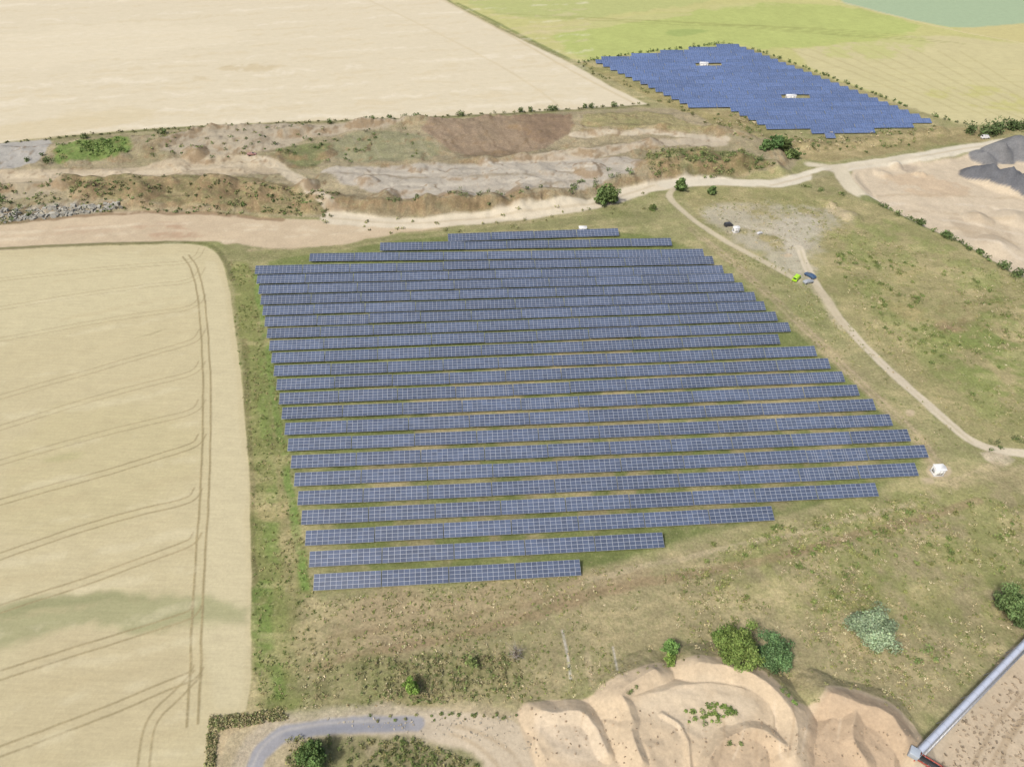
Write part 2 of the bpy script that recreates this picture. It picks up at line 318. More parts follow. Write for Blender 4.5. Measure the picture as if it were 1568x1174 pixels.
paint([(700,520),(900,500),(1100,520),(1300,600),(1400,690),(1300,740),(900,830),(600,860),(560,700)],(168,150,114),8,8,.7,brk=-.05,nz=.1)
# --- south grass
paint([(478,905),(890,885),(1020,838),(1190,798),(1350,765),(1500,725),(1568,712),(1900,720),(1900,1000),(1568,975),(1500,1050),(1400,1110),(1240,1060),(1080,1015),(900,1075),(780,1080),(450,1095),(440,960)],(168,154,112),3,3,.8,det=GR,nz=.14)
paint([(500,920),(700,905),(880,892),(1000,870),(1010,900),(900,930),(700,950),(640,1000),(480,1010)],(174,153,116),3,4,.75,det=(1,.4,0),brk=-.3,nz=.1)
paint([(1100,810),(1350,770),(1500,735),(1568,760),(1568,960),(1400,960),(1200,940),(1050,920)],(148,148,86),6,7,.7,brk=-.1,nz=.2)
paint([(1020,900),(1180,870),(1260,960),(1180,1000),(1040,980)],(192,174,128),5,7,.6,brk=.05)
paint([(1350,850),(1480,860),(1540,960),(1420,950)],(188,170,122),5,7,.6,brk=.05)
line([(470,1022),(640,985),(800,945),(930,905),(1050,880),(1200,850),(1330,815),(1500,768)],2.0,(160,138,102),1,.8,.75,off=0)
line([(500,975),(640,955),(860,915),(1000,885)],1.2,(156,136,100),.6,.6,.65)
line([(900,890),(1050,850),(1220,815),(1400,772)],1.4,(192,174,136),.8,.8,.65)
line([(860,965),(868,1000),(874,1040)],.5,(206,196,180),.3,.2,.8); line([(900,1000),(905,1045),(915,1075)],1.2,(194,174,136),.8,.6,.6)
line([(938,990),(942,1010),(944,1030)],.4,(206,196,180),.3,.2,.7)
paint([(500,1010),(780,990),(830,1060),(700,1078),(470,1088)],(146,140,92),2,3,.65,brk=-.2,nz=.2)
for k in range(13): line([(560+k*19,1008-k*1.5),(556+k*20,1062-k)],.7,(116,114,72),.6,.6,.7,brk=-.1)
paint([(330,1100),(450,1090),(780,1076),(830,1130),(850,1230),(600,1230),(320,1230)],(190,172,136),2,2,.9,det=(1,.3,0),nz=.15)
# bottom sandy track
paint([(440,1105),(560,1096),(780,1095),(800,1120),(840,1180),(850,1240),(700,1240),(660,1150),(560,1122),(450,1118)],(211,192,162),1,1.4,.95,det=SAND,nz=.1)
for q_ in ([(640,1106),(720,1112),(790,1150),(810,1220)],[(640,1112),(700,1122),(760,1160),(780,1220)]): line(q_,.7,(188,167,134),.6,.5,.7,brk=-.3)
paint([(440,1128),(620,1124),(690,1140),(760,1174),(700,1240),(440,1240)],(152,144,98),1.5,2,.8,brk=-.3,det=GR,nz=.25)
line([(370,1240),(378,1165),(398,1132),(440,1110),(500,1102),(600,1101),(680,1108)],5,(198,182,156),1.5,1.2,.7)
line([(385,1240),(392,1165),(410,1138),(440,1118),(490,1110),(560,1109),(640,1108)],2.8,(160,158,160),.8,.9,.95,det=(.2,0,0),nz=.1)
line([(440,1122),(500,1114),(560,1112),(620,1111)],1.0,(146,147,154),.8,.5,.6)
line([(392,1180),(408,1142),(440,1121),(500,1112),(600,1110)],.5,(182,176,168),.5,.4,.7,off=.8)
line([(330,1150),(345,1115),(400,1095)],2.2,(200,177,136),1,.6,.8)
# sand heaps
paint([(785,1080),(850,1072),(905,1072),(925,1050),(1000,1018),(1085,1010),(1165,1032),(1205,1076),(1235,1086),(1262,1050),(1335,1066),(1392,1104),(1420,1150),(1400,1240),(840,1240),(800,1130)],(213,189,154),.7,.9,1,det=SAND,nz=.07)
paint([(1235,1085),(1262,1056),(1330,1070),(1385,1108),(1400,1174),(1300,1240),(1230,1180)],(198,170,136),1.5,1.5,.8,nz=.08)
paint([(960,1080),(1010,1056),(1100,1050),(1150,1080),(1140,1110),(1050,1130),(980,1110)],(222,201,168),3,2.5,.7,brk=-.4)
paint([(800,1100),(880,1092),(920,1130),(930,1180),(860,1180)],(222,202,172),2,2,.6)
paint([(1080,1150),(1140,1112),(1200,1140),(1200,1240),(1080,1240)],(200,173,138),2,2,.7,nz=.08)
for k in range(22):
    x0=815+k*26; line([(x0,1085+rng.uniform(-15,25)),(x0+rng.uniform(-6,10),1120),(x0+rng.uniform(-12,16),1170)],.35,(188,160,124) if k%2 else (226,204,172),.5,.9,.55,brk=0)
paint([(1568,975),(1500,1052),(1440,1115),(1395,1174),(1380,1240),(1900,1240),(1900,960)],(208,189,160),.9,.9,1,det=SAND,nz=.08)
paint([(1530,1035),(1600,1010),(1600,1240),(1430,1240),(1460,1120)],(202,180,148),2,2,.7,nz=.1)
for q_ in ([(1568,1060),(1520,1110),(1490,1174)],[(1590,1075),(1545,1120),(1515,1174)],[(1568,1100),(1540,1140),(1530,1180)]): line(q_,.6,(178,156,124),.5,.5,.7)
# --- wheat field left
WF=[(-900,440),(-200,390),(0,384),(100,378),(250,374),(295,373),(322,380),(338,395),(349,430),(361,510),(372,600),(380,700),(384,800),(385,900),(384,1084),(350,1098),(318,1110),(314,1174),(314,1500),(-900,1500)]
line([(-900,436),(-200,387),(0,381),(100,375),(250,371),(300,370),(328,378),(344,395),(356,430)],1.6,(124,120,78),.8,.6,.9)
paint(WF,(205,190,147),.5,.35,det=CROP,sm=1,nz=.03)
paint([(-900,470),(-200,400),(0,392),(280,384),(300,420),(305,470),(0,520),(-900,700)],(213,200,158),6,6,.5)
paint([(0,640),(250,600),(300,640),(300,760),(0,850)],(199,185,137),8,8,.5)
paint([(0,1000),(200,980),(290,1000),(280,1174),(0,1174)],(199,182,140),8,8,.5)
paint([(305,400),(335,400),(360,560),(378,760),(380,1080),(310,1090),(318,800),(320,560)],(211,197,156),1.5,1.2,.7)
paint([(-200,960),(0,932),(100,912),(200,905),(384,918),(384,955),(250,965),(130,958),(0,1000),(-200,1050)],(165,163,116),3,3.5,.8,nz=.06)
paint([(-200,940),(0,925),(120,905),(280,915),(120,925),(0,955)],(150,150,104),2,2.5,.5)
TRK=[(284,392),(298,410),(308,455),(314,520),(317,600),(316,690),(312,770),(309,840),(305,890),(303,940),(300,1000),(298,1040),(294,1110)]
def tram(pts,c=(164,148,106),a=.85,wd=.45):
    for o in (-.95,.95): line(pts,wd,c,.35,.3,a,off=o,det=(.6,0,0))
tram(TRK,a=.9,wd=.5)
for k,(yr,ym,yl) in enumerate([(400,412,428),(430,447,472),(472,492,520),(525,565,608),(573,608,655),(632,665,708),(685,728,768),(768,800,852),(835,884,932),(945,986,1034),(1040,1095,1150)]):
    xr=306 if k<7 else 300
    tram([(xr+3,yr-20),(xr-4,yr-6),(xr-26,yr+3),(xr-60,yr+(ym-yr)*.3),(150,ym),(0,yl),(-300,yl+(yl-ym)*2)],a=.4 if k<3 else (.5 if k<6 else .72))
tram([(302,1030),(270,1065),(235,1095),(222,1130),(216,1240)],a=.7)
paint([(205,520),(262,502),(240,512),(215,516)],(150,140,96),1,1,.5)
paint([(60,705),(130,690),(110,712)],(172,168,112),2,2,.4)
for k in range(30):
    y0=396+k*28
    line([(-300,y0+70),(0,y0+20),(150,y0),(300,y0-30)],rng.uniform(.8,2.6),(192,175,132) if k%2 else (219,206,168),1.5,2,.32,brk=0)
# patchiness of rough grass (species patches), wear of sand
g_=np.clip(D[:,1],0,1)[:,None]
pg=sstep((n5+.5*n4)*2.2-.05)[:,None]; ps=sstep((-n5*.7+n6*.9)*2.2-.25)[:,None]
C=C*(1-.34*g_*pg)+alb((116,126,64))[None]*.34*g_*pg
C=C*(1-.38*g_*ps)+alb((200,180,132))[None]*.38*g_*ps
C*= (1+.16*g_*(n6[:,None]))
H=height(X,Y)
# exposed soil on steep quarry cuts, also painting in relief shade the sun flattens
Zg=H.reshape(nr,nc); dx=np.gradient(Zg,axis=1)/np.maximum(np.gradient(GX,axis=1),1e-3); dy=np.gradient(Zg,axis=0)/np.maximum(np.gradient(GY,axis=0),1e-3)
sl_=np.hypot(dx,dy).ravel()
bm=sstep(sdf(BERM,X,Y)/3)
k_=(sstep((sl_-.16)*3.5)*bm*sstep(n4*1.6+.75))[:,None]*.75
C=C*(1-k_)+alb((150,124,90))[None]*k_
Z=H+ .12*n4*np.clip(D[:,1],0,1)
idx=np.arange(nr*nc).reshape(nr,nc)
quads=np.stack([idx[:-1,:-1],idx[:-1,1:],idx[1:,1:],idx[1:,:-1]],-1).reshape(-1,4)
def rawmesh(name,V,Q):
    me=bpy.data.meshes.new(name); me.vertices.add(len(V)); me.vertices.foreach_set("co",np.asarray(V,np.float32).ravel())
    me.loops.add(Q.size); me.loops.foreach_set("vertex_index",Q.astype(np.int32).ravel())
    me.polygons.add(len(Q)); me.polygons.foreach_set("loop_start",(np.arange(len(Q))*Q.shape[1]).astype(np.int32))
    me.polygons.foreach_set("loop_total",np.full(len(Q),Q.shape[1],np.int32)); me.update(calc_edges=True); return me
def setcol(me,name,c):
    at=me.color_attributes.new(name,'FLOAT_COLOR','POINT')
    at.data.foreach_set("color",np.concatenate([c,np.ones((len(c),1))],1).astype(np.float32).ravel())
gm=rawmesh("ground",np.stack([X,Y,Z],1),quads)
gm.polygons.foreach_set("use_smooth",np.ones(len(quads),bool))
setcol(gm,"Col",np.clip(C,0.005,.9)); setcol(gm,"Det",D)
gob=bpy.data.objects.new("ground",gm); scene.collection.objects.link(gob)
# ------------------------------------------------------------------ materials
def newmat(n):
    m=bpy.data.materials.new(n); m.use_nodes=True; return m,m.node_tree,m.node_tree.nodes["Principled BSDF"]
def ground_mat():
    m,t,b=newmat("ground_cover"); N_=t.nodes; L=t.links
    geo=N_.new("ShaderNodeNewGeometry")
    ca=N_.new("ShaderNodeAttribute"); ca.attribute_name="Col"
    da=N_.new("ShaderNodeAttribute"); da.attribute_name="Det"
    sep=N_.new("ShaderNodeSeparateColor"); L.new(da.outputs["Color"],sep.inputs[0])
    def noise(s,det,ro=.6,vec=None):
        n=N_.new("ShaderNodeTexNoise"); n.inputs["Scale"].default_value=s; n.inputs["Detail"].default_value=det; n.inputs["Roughness"].default_value=ro
        L.new(vec or geo.outputs["Position"],n.inputs["Vector"]); return n.outputs["Fac"]
    def M(op,a_,b_,c_=None):
        n=N_.new("ShaderNodeMath"); n.operation=op
        for i,v in enumerate((a_,b_,c_)):
            if v is None: continue
            if isinstance(v,(int,float)): n.inputs[i].default_value=v
            else: L.new(v,n.inputs[i])
        return n.outputs[0]
    nf=noise(1.6,5,.75); nm=noise(.28,6,.7)
    mp=N_.new("ShaderNodeMapping"); mp.inputs["Rotation"].default_value=(0,0,math.radians(4)); mp.inputs["Scale"].default_value=(.12,1.3,1)
    L.new(geo.outputs["Position"],mp.inputs[0]); ns=noise(1.0,4,.7,mp.outputs[0])
    f=M('MULTIPLY_ADD',M('SUBTRACT',nf,.5),M('MULTIPLY_ADD',sep.outputs[0],1.5,.15),1.03)
    f=M('MULTIPLY',f,M('MULTIPLY_ADD',M('SUBTRACT',nm,.5),M('MULTIPLY_ADD',sep.outputs[0],.8,.1),1.0))
    f=M('MULTIPLY',f,M('MULTIPLY_ADD',M('SUBTRACT',ns,.5),M('MULTIPLY',sep.outputs[2],.30),1.0))
    f=M('MAXIMUM',f,.3)
    ng=noise(.55,8,.8); r=N_.new("ShaderNodeMapRange"); r.inputs[1].default_value=.5; r.inputs[2].default_value=.66
    L.new(ng,r.inputs[0]); k=M('MULTIPLY',r.outputs[0],M('MULTIPLY',sep.outputs[1],.5))
    mx=N_.new("ShaderNodeMix"); mx.data_type='RGBA'; mx.inputs[7].default_value=(*alb((116,128,68)),1)
    L.new(k,mx.inputs[0]); L.new(ca.outputs["Color"],mx.inputs[6])
    n2_=noise(.9,7,.8); r2=N_.new("ShaderNodeMapRange"); r2.inputs[1].default_value=.54; r2.inputs[2].default_value=.7
    L.new(n2_,r2.inputs[0]); k2=M('MULTIPLY',r2.outputs[0],M('MULTIPLY',sep.outputs[1],.5))
    mx2=N_.new("ShaderNodeMix"); mx2.data_type='RGBA'; mx2.inputs[7].default_value=(*alb((206,190,146)),1)
    L.new(k2,mx2.inputs[0]); L.new(mx.outputs[2],mx2.inputs[6])
    vm=N_.new("ShaderNodeVectorMath"); vm.operation='SCALE'; L.new(mx2.outputs[2],vm.inputs[0]); L.new(f,vm.inputs["Scale"])
    L.new(vm.outputs[0],b.inputs["Base Color"]); b.inputs["Roughness"].default_value=.95
    b.inputs["Specular IOR Level"].default_value=.1
    bp=N_.new("ShaderNodeBump"); bp.inputs["Strength"].default_value=.4; bp.inputs["Distance"].default_value=.3
    L.new(M('MULTIPLY',nf,M('ADD',sep.outputs[0],.15)),bp.inputs["Height"]); L.new(bp.outputs[0],b.inputs["Normal"])
    return m
gm.materials.append(ground_mat())
def flat(n,c,ro=.6,me=0,var=.12,sc=3):
    m,t,b=newmat(n); nz=t.nodes.new("ShaderNodeTexNoise"); nz.inputs["Scale"].default_value=sc; nz.inputs["Detail"].default_value=4
    tc=t.nodes.new("ShaderNodeTexCoord"); t.links.new(tc.outputs["Object"],nz.inputs["Vector"])
    mr=t.nodes.new("ShaderNodeMapRange"); mr.inputs[3].default_value=1-var; mr.inputs[4].default_value=1+var; t.links.new(nz.outputs["Fac"],mr.inputs[0])
    vm=t.nodes.new("ShaderNodeVectorMath"); vm.operation='SCALE'; vm.inputs[0].default_value=c; t.links.new(mr.outputs[0],vm.inputs["Scale"])
    t.links.new(vm.outputs[0],b.inputs["Base Color"]); b.inputs["Roughness"].default_value=ro; b.inputs["Metallic"].default_value=me; return m
def attrmat(n,ro=.8,spec=.2,coat=0):
    m,t,b=newmat(n); a_=t.nodes.new("ShaderNodeAttribute"); a_.attribute_name="Col"
    nz=t.nodes.new("ShaderNodeTexNoise"); nz.inputs["Scale"].default_value=2.5
    geo=t.nodes.new("ShaderNodeNewGeometry"); t.links.new(geo.outputs["Position"],nz.inputs["Vector"])
    mr=t.nodes.new("ShaderNodeMapRange"); mr.inputs[3].default_value=.85; mr.inputs[4].default_value=1.15; t.links.new(nz.outputs["Fac"],mr.inputs[0])
    vm=t.nodes.new("ShaderNodeVectorMath"); vm.operation='SCALE'; t.links.new(a_.outputs["Color"],vm.inputs[0]); t.links.new(mr.outputs[0],vm.inputs["Scale"])
    t.links.new(vm.outputs[0],b.inputs["Base Color"]); b.inputs["Roughness"].default_value=ro; b.inputs["Specular IOR Level"].default_value=spec; return m
MLEAF=attrmat("foliage",.7,.15); MGLASS=attrmat("pv_glass",.35,.45); MALU=flat("aluminium_frame",(.37,.39,.42),.6,0)
MSTEEL=flat("galvanised_steel",(.35,.36,.37),.5,.5); MWHITE=flat("white_paint",(.78,.78,.76),.5)
MROOF=flat("light_roof",(.62,.62,.6),.6); MDARK=flat("dark_glass",(.02,.025,.03),.15); MRUB=flat("tyre_rubber",(.03,.03,.03),.8)
MGREY=flat("grey_louvre",(.3,.31,.32),.6); MRED=flat("red_oxide_steel",(.32,.06,.04),.6); MCONC=flat("concrete",(.35,.34,.32),.9)
def quadobj(name,Qs,cols,mats,mi=None,smooth=False):
    Qs=np.asarray(Qs,float); n=len(Qs)
    me=rawmesh(name,Qs.reshape(-1,3),np.arange(n*4).reshape(n,4))
    setcol(me,"Col",np.repeat(np.asarray(cols,float),4,0))
    for m in mats: me.materials.append(m)
    if mi is not None: me.polygons.foreach_set("material_index",np.asarray(mi,np.int32))
    o=bpy.data.objects.new(name,me); scene.collection.objects.link(o); return o
# ------------------------------------------------------------------ solar rows
TILT=math.radians(20); MW=1.25; NRW=4
def boxq(o,ax,ay,az):
    v=lambda i,j,k:o+ax*i+ay*j+az*k
    return [[v(0,0,1),v(1,0,1),v(1,1,1),v(0,1,1)],[v(0,0,0),v(0,1,0),v(1,1,0),v(1,0,0)],
            [v(0,0,0),v(1,0,0),v(1,0,1),v(0,0,1)],[v(0,1,0),v(0,1,1),v(1,1,1),v(1,1,0)],
            [v(0,0,0),v(0,0,1),v(0,1,1),v(0,1,0)],[v(1,0,0),v(1,1,0),v(1,1,1),v(1,0,1)]]
def solar_row(name,A,B,zc,tint,detail=True,LT=3.3,g=.032):
    A=np.array([*A,0.]);B=np.array([*B,0.]); L=np.linalg.norm(B-A); d=(B-A)/L
    nrm=np.array([-d[1],d[0],0.]); Q=[];Cc=[];Mi=[]
    def add(qs,c,m):
        for q in qs: Q.append(q);Cc.append(c);Mi.append(m)
    per=12; tl=per*MW+.25; nt_=max(1,int(round(L/tl))); tl=L/nt_
    for k in range(nt_):
        dt=rng.normal(0,.012); ct,st=math.cos(TILT+dt),math.sin(TILT+dt)
        up=nrm*ct+np.array([0,0,st]); nn=np.cross(d,up)
        z0=zc+rng.normal(0,.05)
        o=A+d*(k*tl)+np.array([0,0,z0])-up*LT/2
        ln=tl-.2
        add(boxq(o,d*ln,up*LT,nn*.04),(.3,.3,.3),0)
        mw=ln/per; mh=LT/NRW; tv=rng.uniform(.88,1.12)
        for i in range(per):
            for j in range(NRW):
                p=o+nn*.055+d*(i*mw+g)+up*(j*mh+g)
                ax=d*(mw-2*g); ay=up*(mh-2*g)
                v=rng.uniform(.84,1.16)*tv
                Q.append([p,p+ax,p+ax+ay,p+ay]);Cc.append((tint[0]*v,tint[1]*v,tint[2]*v));Mi.append(1)
        if detail:
            for i in range(4):
                s=A+d*(k*tl+ln*(i+.5)/4)
                for off in (-.95,.95):
                    zt=zc+off*math.tan(TILT)-.06
                    q=s+nrm*off
                    add(boxq(q+np.array([-.05,-.05,-.1]),np.array([.1,0,0]),np.array([0,.1,0]),np.array([0,0,zt+.1]))[2:],(.3,.3,.3),2)
                b0=s-up*LT*.45+np.array([0,0,zc-.12])
                add(boxq(b0,d*.08,up*LT*.9,nn*.08),(.3,.3,.3),2)
    return quadobj(name,Q,Cc,[MALU,MGLASS,MSTEEL],Mi)
rights=[(890,868),(1017,826),(1185,785),(1344,749),(1405,718),(1420,690),(1393,666),(1366,642),(1340,619),(1315,597),(1293,576),(1271,556),(1250,537),(1194,519),(1210,500),(1190,484),(1172,468),(1157,454),(1139,439),(1124,425),(1108,412),(1093,398),(1078,387),(1029,370),(948,355)]
lefts=[]
for n in range(22):
    y=-428+48800/(n+37.0); lefts.append((233+(y+428)*.1875,y))
lefts+=[(474,394),(582,378),(686,364)]
dirs=[]
for l,r in zip(lefts,rights):
    A=P(*l,1.35);B=P(*r,1.35); dirs.append((B[0]-A[0],B[1]-A[1])); solar_row("solar_panel_row",A,B,1.35,(.058,.078,.124))
md=np.array(dirs).sum(0); md/=np.linalg.norm(md)
FP=PL([(905,91),(1125,67),(1434,187),(1268,209),(1237,199),(1185,200),(1110,163),(1058,164),(985,128)],1.2)
nn_=np.array([-md[1],md[0]]); c0=FP.mean(0); ss=(FP-c0)@nn_
s=ss.min()+1
CLR=[np.array(P(1083,100)),np.array(P(1216,150))]
while s<ss.max():
    tt=np.arange(-260,260,.25); pts=c0+nn_*s+md*tt[:,None]
    ins=sdf(FP,pts[:,0],pts[:,1])>0
    for c in CLR: ins&=~((np.abs((pts-c)@md)<7)&(np.abs((pts-c)@nn_)<2.6))
    e=np.flatnonzero(np.diff(np.concatenate([[0],ins.astype(int),[0]])))
    for a_,b_ in zip(e[::2],e[1::2]):
        if b_-a_>12: solar_row("solar_panel_row",pts[a_],pts[b_-1],1.1,(.075,.115,.225),False,3.1,.02)
    s+=5.2
# ------------------------------------------------------------------ foliage
def leaves(cx,cy,cz,rx,ry,rz,n,leaf,rgb,var=.25):
    v=rng.normal(size=(n,3)); v/=np.linalg.norm(v,axis=1)[:,None]; rr=rng.random(n)**.45
    p=v*rr[:,None]*np.array([rx,ry,rz])+np.array([cx,cy,cz])
    a_=rng.normal(size=(n,3)); a_/=np.linalg.norm(a_,axis=1)[:,None]
    b_=np.cross(a_,v+rng.normal(size=(n,3))*.4); b_/=np.linalg.norm(b_,axis=1)[:,None]+1e-6
    sz=(leaf*rng.uniform(.5,1.3,n))[:,None]; a_=a_*sz; b_=b_*sz*.7
    Q=np.stack([p-a_,p-b_,p+a_,p+b_],1)
    c=np.array(rgb)[None,:]*rng.uniform(1-var,1+var,(n,1))*rng.uniform(.93,1.07,(n,3))
    return Q,c
def tubeq(p0,p1,r0,r1,n=6):
    p0=np.array(p0,float);p1=np.array(p1,float); d=p1-p0; d/=np.linalg.norm(d)+1e-9
    u_=np.cross(d,[0.3,.9,.1]); u_/=np.linalg.norm(u_); v_=np.cross(d,u_); out=[]
    for i in range(n):
        a0=2*math.pi*i/n;a1=2*math.pi*(i+1)/n
        e0=u_*math.cos(a0)+v_*math.sin(a0);e1=u_*math.cos(a1)+v_*math.sin(a1)
        out.append([p0+e0*r0,p0+e1*r0,p1+e1*r1,p1+e0*r1])
    return out
LF=1.4
def tree(name,px,py,wd,h,rgb,n=5000,leaf=.22,bare=False,zz=None):
    x,y=P(px,py,h*.45); z=hz(x,y); bc=(.12,.09,.06); rgb=alb(rgb)*LF
    Q=[];Cc=[]
    tr=.05*h*.5+.06
    top=np.array([x+rng.normal(0,.1),y,z+h*.55]); q=tubeq((x,y,z-.2),top,tr,tr*.5,8); Q+=q; Cc+=[bc]*len(q)
    K=15 if h>4 else 8; LQ=[];LC=[]
    for k in range(K):
        an=k*2.4+rng.uniform(-.3,.3); lev=(k+.5)/K
        rad=wd*.5*math.sqrt(max(.05,1-(lev*1.5-.55)**2))*rng.uniform(.5,.8)
        cc=np.array([x+math.cos(an)*rad,y+math.sin(an)*rad,z+h*(.2+.66*lev)])
        st=np.array([x,y,z+h*(.12+.38*lev)]); q=tubeq(st,cc,tr*.4,tr*.12,5); Q+=q;Cc+=[bc]*len(q)
        if bare:
            for _ in range(6):
                e=cc+rng.normal(size=3)*h*.16; q=tubeq(st*.3+cc*.7,e,tr*.15,.01,4); Q+=q;Cc+=[(.3,.27,.24)]*len(q)
            continue
        cr=wd*rng.uniform(.14,.25); cv=rng.uniform(.7,1.35)
        for s_ in range(3):
            o_=rng.normal(size=3)*cr*.5
            a_,b_=leaves(*(cc+o_),cr*.85,cr*.85,cr*.7,n//K//3,leaf,rgb*cv); LQ.append(a_);LC.append(b_)
    if not bare:
        a_,b_=leaves(x,y,z+h*.48,wd*.34,wd*.34,h*.34,n//4,leaf,rgb*.85); LQ.append(a_);LC.append(b_)
        Q=np.concatenate([np.array(Q)]+LQ); Cc=np.concatenate([np.array(Cc)]+LC)
    return quadobj(name,Q,Cc,[MLEAF])
tree("deciduous_tree",1128,1000,7.4,7.4,(112,130,60),9000,.21)
tree("deciduous_tree",1184,1004,7.0,5.5,(96,124,74),8000,.2)
tree("deciduous_tree",1110,978,4.8,5.0,(106,128,58),3500,.2)
tree("willow_tree",1340,968,9.0,6.2,(138,154,116),12000,.2)
tree("deciduous_tree",1556,930,8.0,6.5,(98,118,66),8000,.22)
tree("sapling_tree",1027,994,3.0,4.2,(108,140,68),2200,.18)
tree("sapling_tree",1024,1014,2.2,2.4,(120,144,60),1000,.15)
tree("sapling_tree",629,1052,2.8,4.2,(120,146,60),2000,.18)
tree("sapling_tree",722,1014,2.0,3.0,(122,134,74),1200,.16)
tree("deciduous_tree",478,1160,4.6,5.5,(98,122,62),5000,.2)
tree("bare_tree",790,1000,3.4,4.6,(150,140,120),10,.1,bare=True)
for a_ in [(921,303,5,6),(935,300,6,7),(928,296,5,6),(1042,284,4,5),(1186,226,6,5),(1201,222,6,5),(1172,230,5,4),(1214,236,5,4),(1090,292,3,3),(1000,318,2.2,2)]:
    tree("field_tree",a_[0],a_[1],a_[2],a_[3],(100+rng.integers(-8,12),122,66),1600,.4)
def mass(name,items,leaf,var=.25):
    LQ=[];LC=[]
    xs=np.array([i[0] for i in items]);ys_=np.array([i[1] for i in items]); zs=height(xs,ys_)
    for (x,y,rx,rz,rgb,n),z in zip(items,zs):
        a_,b_=leaves(x,y,z+rz*.5,rx,rx,rz*.6,n,leaf,rgb*1.25,var); LQ.append(a_);LC.append(b_)
    return quadobj(name,np.concatenate(LQ),np.concatenate(LC),[MLEAF])
def along(pts,step,w_,r,h,rgb,n,prob=1.0):
    p=chaikin(PL(pts),1,False); out=[]
    for i in range(len(p)-1):
        L=np.linalg.norm(p[i+1]-p[i]); m=max(1,int(L/step))
        for j in range(m):
            if rng.random()>prob: continue
            q=p[i]+(p[i+1]-p[i])*(j+rng.random())/m+rng.normal(size=2)*w_
            s_=rng.uniform(.6,1.3); out.append((q[0],q[1],r*s_,h*s_*rng.uniform(.8,1.2),alb(rgb)*rng.uniform(.7,1.3),n))
    return out
def within(pts,cnt,r,h,cols,n):
    p=PL(pts); out=[]; lo=p.min(0);hi=p.max(0)
    q=rng.uniform(lo,hi,(cnt*6,2)); q=q[sdf(p,q[:,0],q[:,1])>0]
    nz=fbm(q[:,0],q[:,1],14,5,3); q=q[nz+rng.normal(0,.25,len(q))>-.05][:cnt]
    for a_ in q:
        s_=rng.uniform(.5,1.5); c=cols[rng.integers(len(cols))]
        out.append((a_[0],a_[1],r*s_,h*s_,alb(c)*rng.uniform(.8,1.2),n))
    return out
DG=(98,114,62); MG=(120,134,74); OL=(144,142,90); ST=(194,178,136)
mass("hedge",along([(-100,226),(0,220),(240,198),(450,188),(740,176),(992,160)],2.5,.6,.9,.8,(118,118,74),20,.8),.3)
bx=[505,570,598,620,637,640,705,797,812,842,850,895,905,940,560,130,250]
mass("field_edge_bushes",[(*P(x,221-(x*.0605)-1),1.2+rng.random(),2.2,alb(DG),120) for x in bx],.35)
mass("hedge",along([(884,97),(960,84),(1040,75),(1125,66),(1200,92),(1300,130),(1440,183),(1480,190)],2.0,.5,1.1,1.4,(106,122,68),26,.75),.35)
mass("hedge",along([(890,98),(960,132),(1040,165),(1100,195),(1190,215)],3,2.0,1.2,1.0,(124,126,76),22,.8),.35)
mass("tree_row",along([(1474,206),(1520,206),(1568,198),(1700,185)],2.0,1.8,2.8,5,(92,108,62),140),.5)
mass("hedge",along([(1335,304),(1400,340),(1470,372),(1530,405),(1568,432),(1700,500)],2.0,1.2,1.4,1.4,(108,124,68),40,.85),.32)
mass("hedge_bushes",along([(1400,340),(1470,372),(1530,405),(1600,445)],9,1.0,2.2,2.6,(94,112,62),240,.7),.33)
mass("quarry_scrub",along([(420,240),(500,228)],2,4,1.4,1.5,DG,40)+along([(55,255),(72,240),(90,255)],2,2,1.4,1.6,DG,50)
  +along([(120,300),(260,296),(400,306),(500,332)],1.8,4,1.1,1.0,(120,120,74),24)
  +along([(590,322),(640,318),(750,318),(820,305)],2,2.5,1.3,1.3,(114,122,76),30,.8)
  +along([(860,300),(930,280),(960,275)],2,2,1.4,1.6,(106,120,70),40)
  +within([(985,240),(1100,232),(1190,262),(1100,272),(990,276)],150,1.3,1.3,[DG,MG,OL],30)
  +within([(1060,175),(1130,175),(1190,206),(1440,196),(1400,222),(1240,250),(1110,210)],160,1.1,.9,[DG,MG,OL,ST],22)
  +along([(0,300),(0,340),(60,330)],2,2,1.4,1.6,DG,40)
  +along([(540,345),(700,350),(900,325),(1010,305)],3,3,.8,.6,OL,16)
  +along([(1235,290),(1300,296)],2,1.5,1.4,1.3,MG,30)
  +within([(90,228),(195,218),(200,245),(90,256)],110,1.0,.7,[(112,138,64),(124,142,76)],22)
  +within([(230,200),(480,196),(640,205),(640,250),(230,250)],90,.9,.7,[DG,MG,OL],20)
  +within([(0,285),(520,300),(520,332),(0,322)],220,.9,.7,[DG,MG,OL],18),.3)
GC=[(130,136,72),(146,148,82),(160,154,96),(186,170,124),(204,188,146),(114,128,64)]
mass("grass_tussocks",within([(1000,890),(1200,800),(1500,740),(1700,740),(1700,960),(1520,1020),(1400,1090),(1240,1050),(1080,1005),(960,1000)],2600,.55,.32,GC,12)
  +within([(480,920),(1000,860),(1000,1010),(900,1070),(460,1085)],1300,.4,.25,GC,9)
  +within([(1250,340),(1480,390),(1700,500),(1700,690),(1500,670),(1330,520)],1500,.7,.35,GC,10)
  +within([(1040,300),(1300,310),(1200,395),(1100,350)],260,.6,.3,GC,10)
  +within([(350,400),(392,410),(480,905),(450,1090),(390,1080),(385,740)],1100,.45,.3,[(118,136,66),(134,140,74),(162,150,100)],10)
  +within([(1090,380),(1200,400),(1490,690),(1420,690)],400,.5,.25,GC,9),.16,.2)
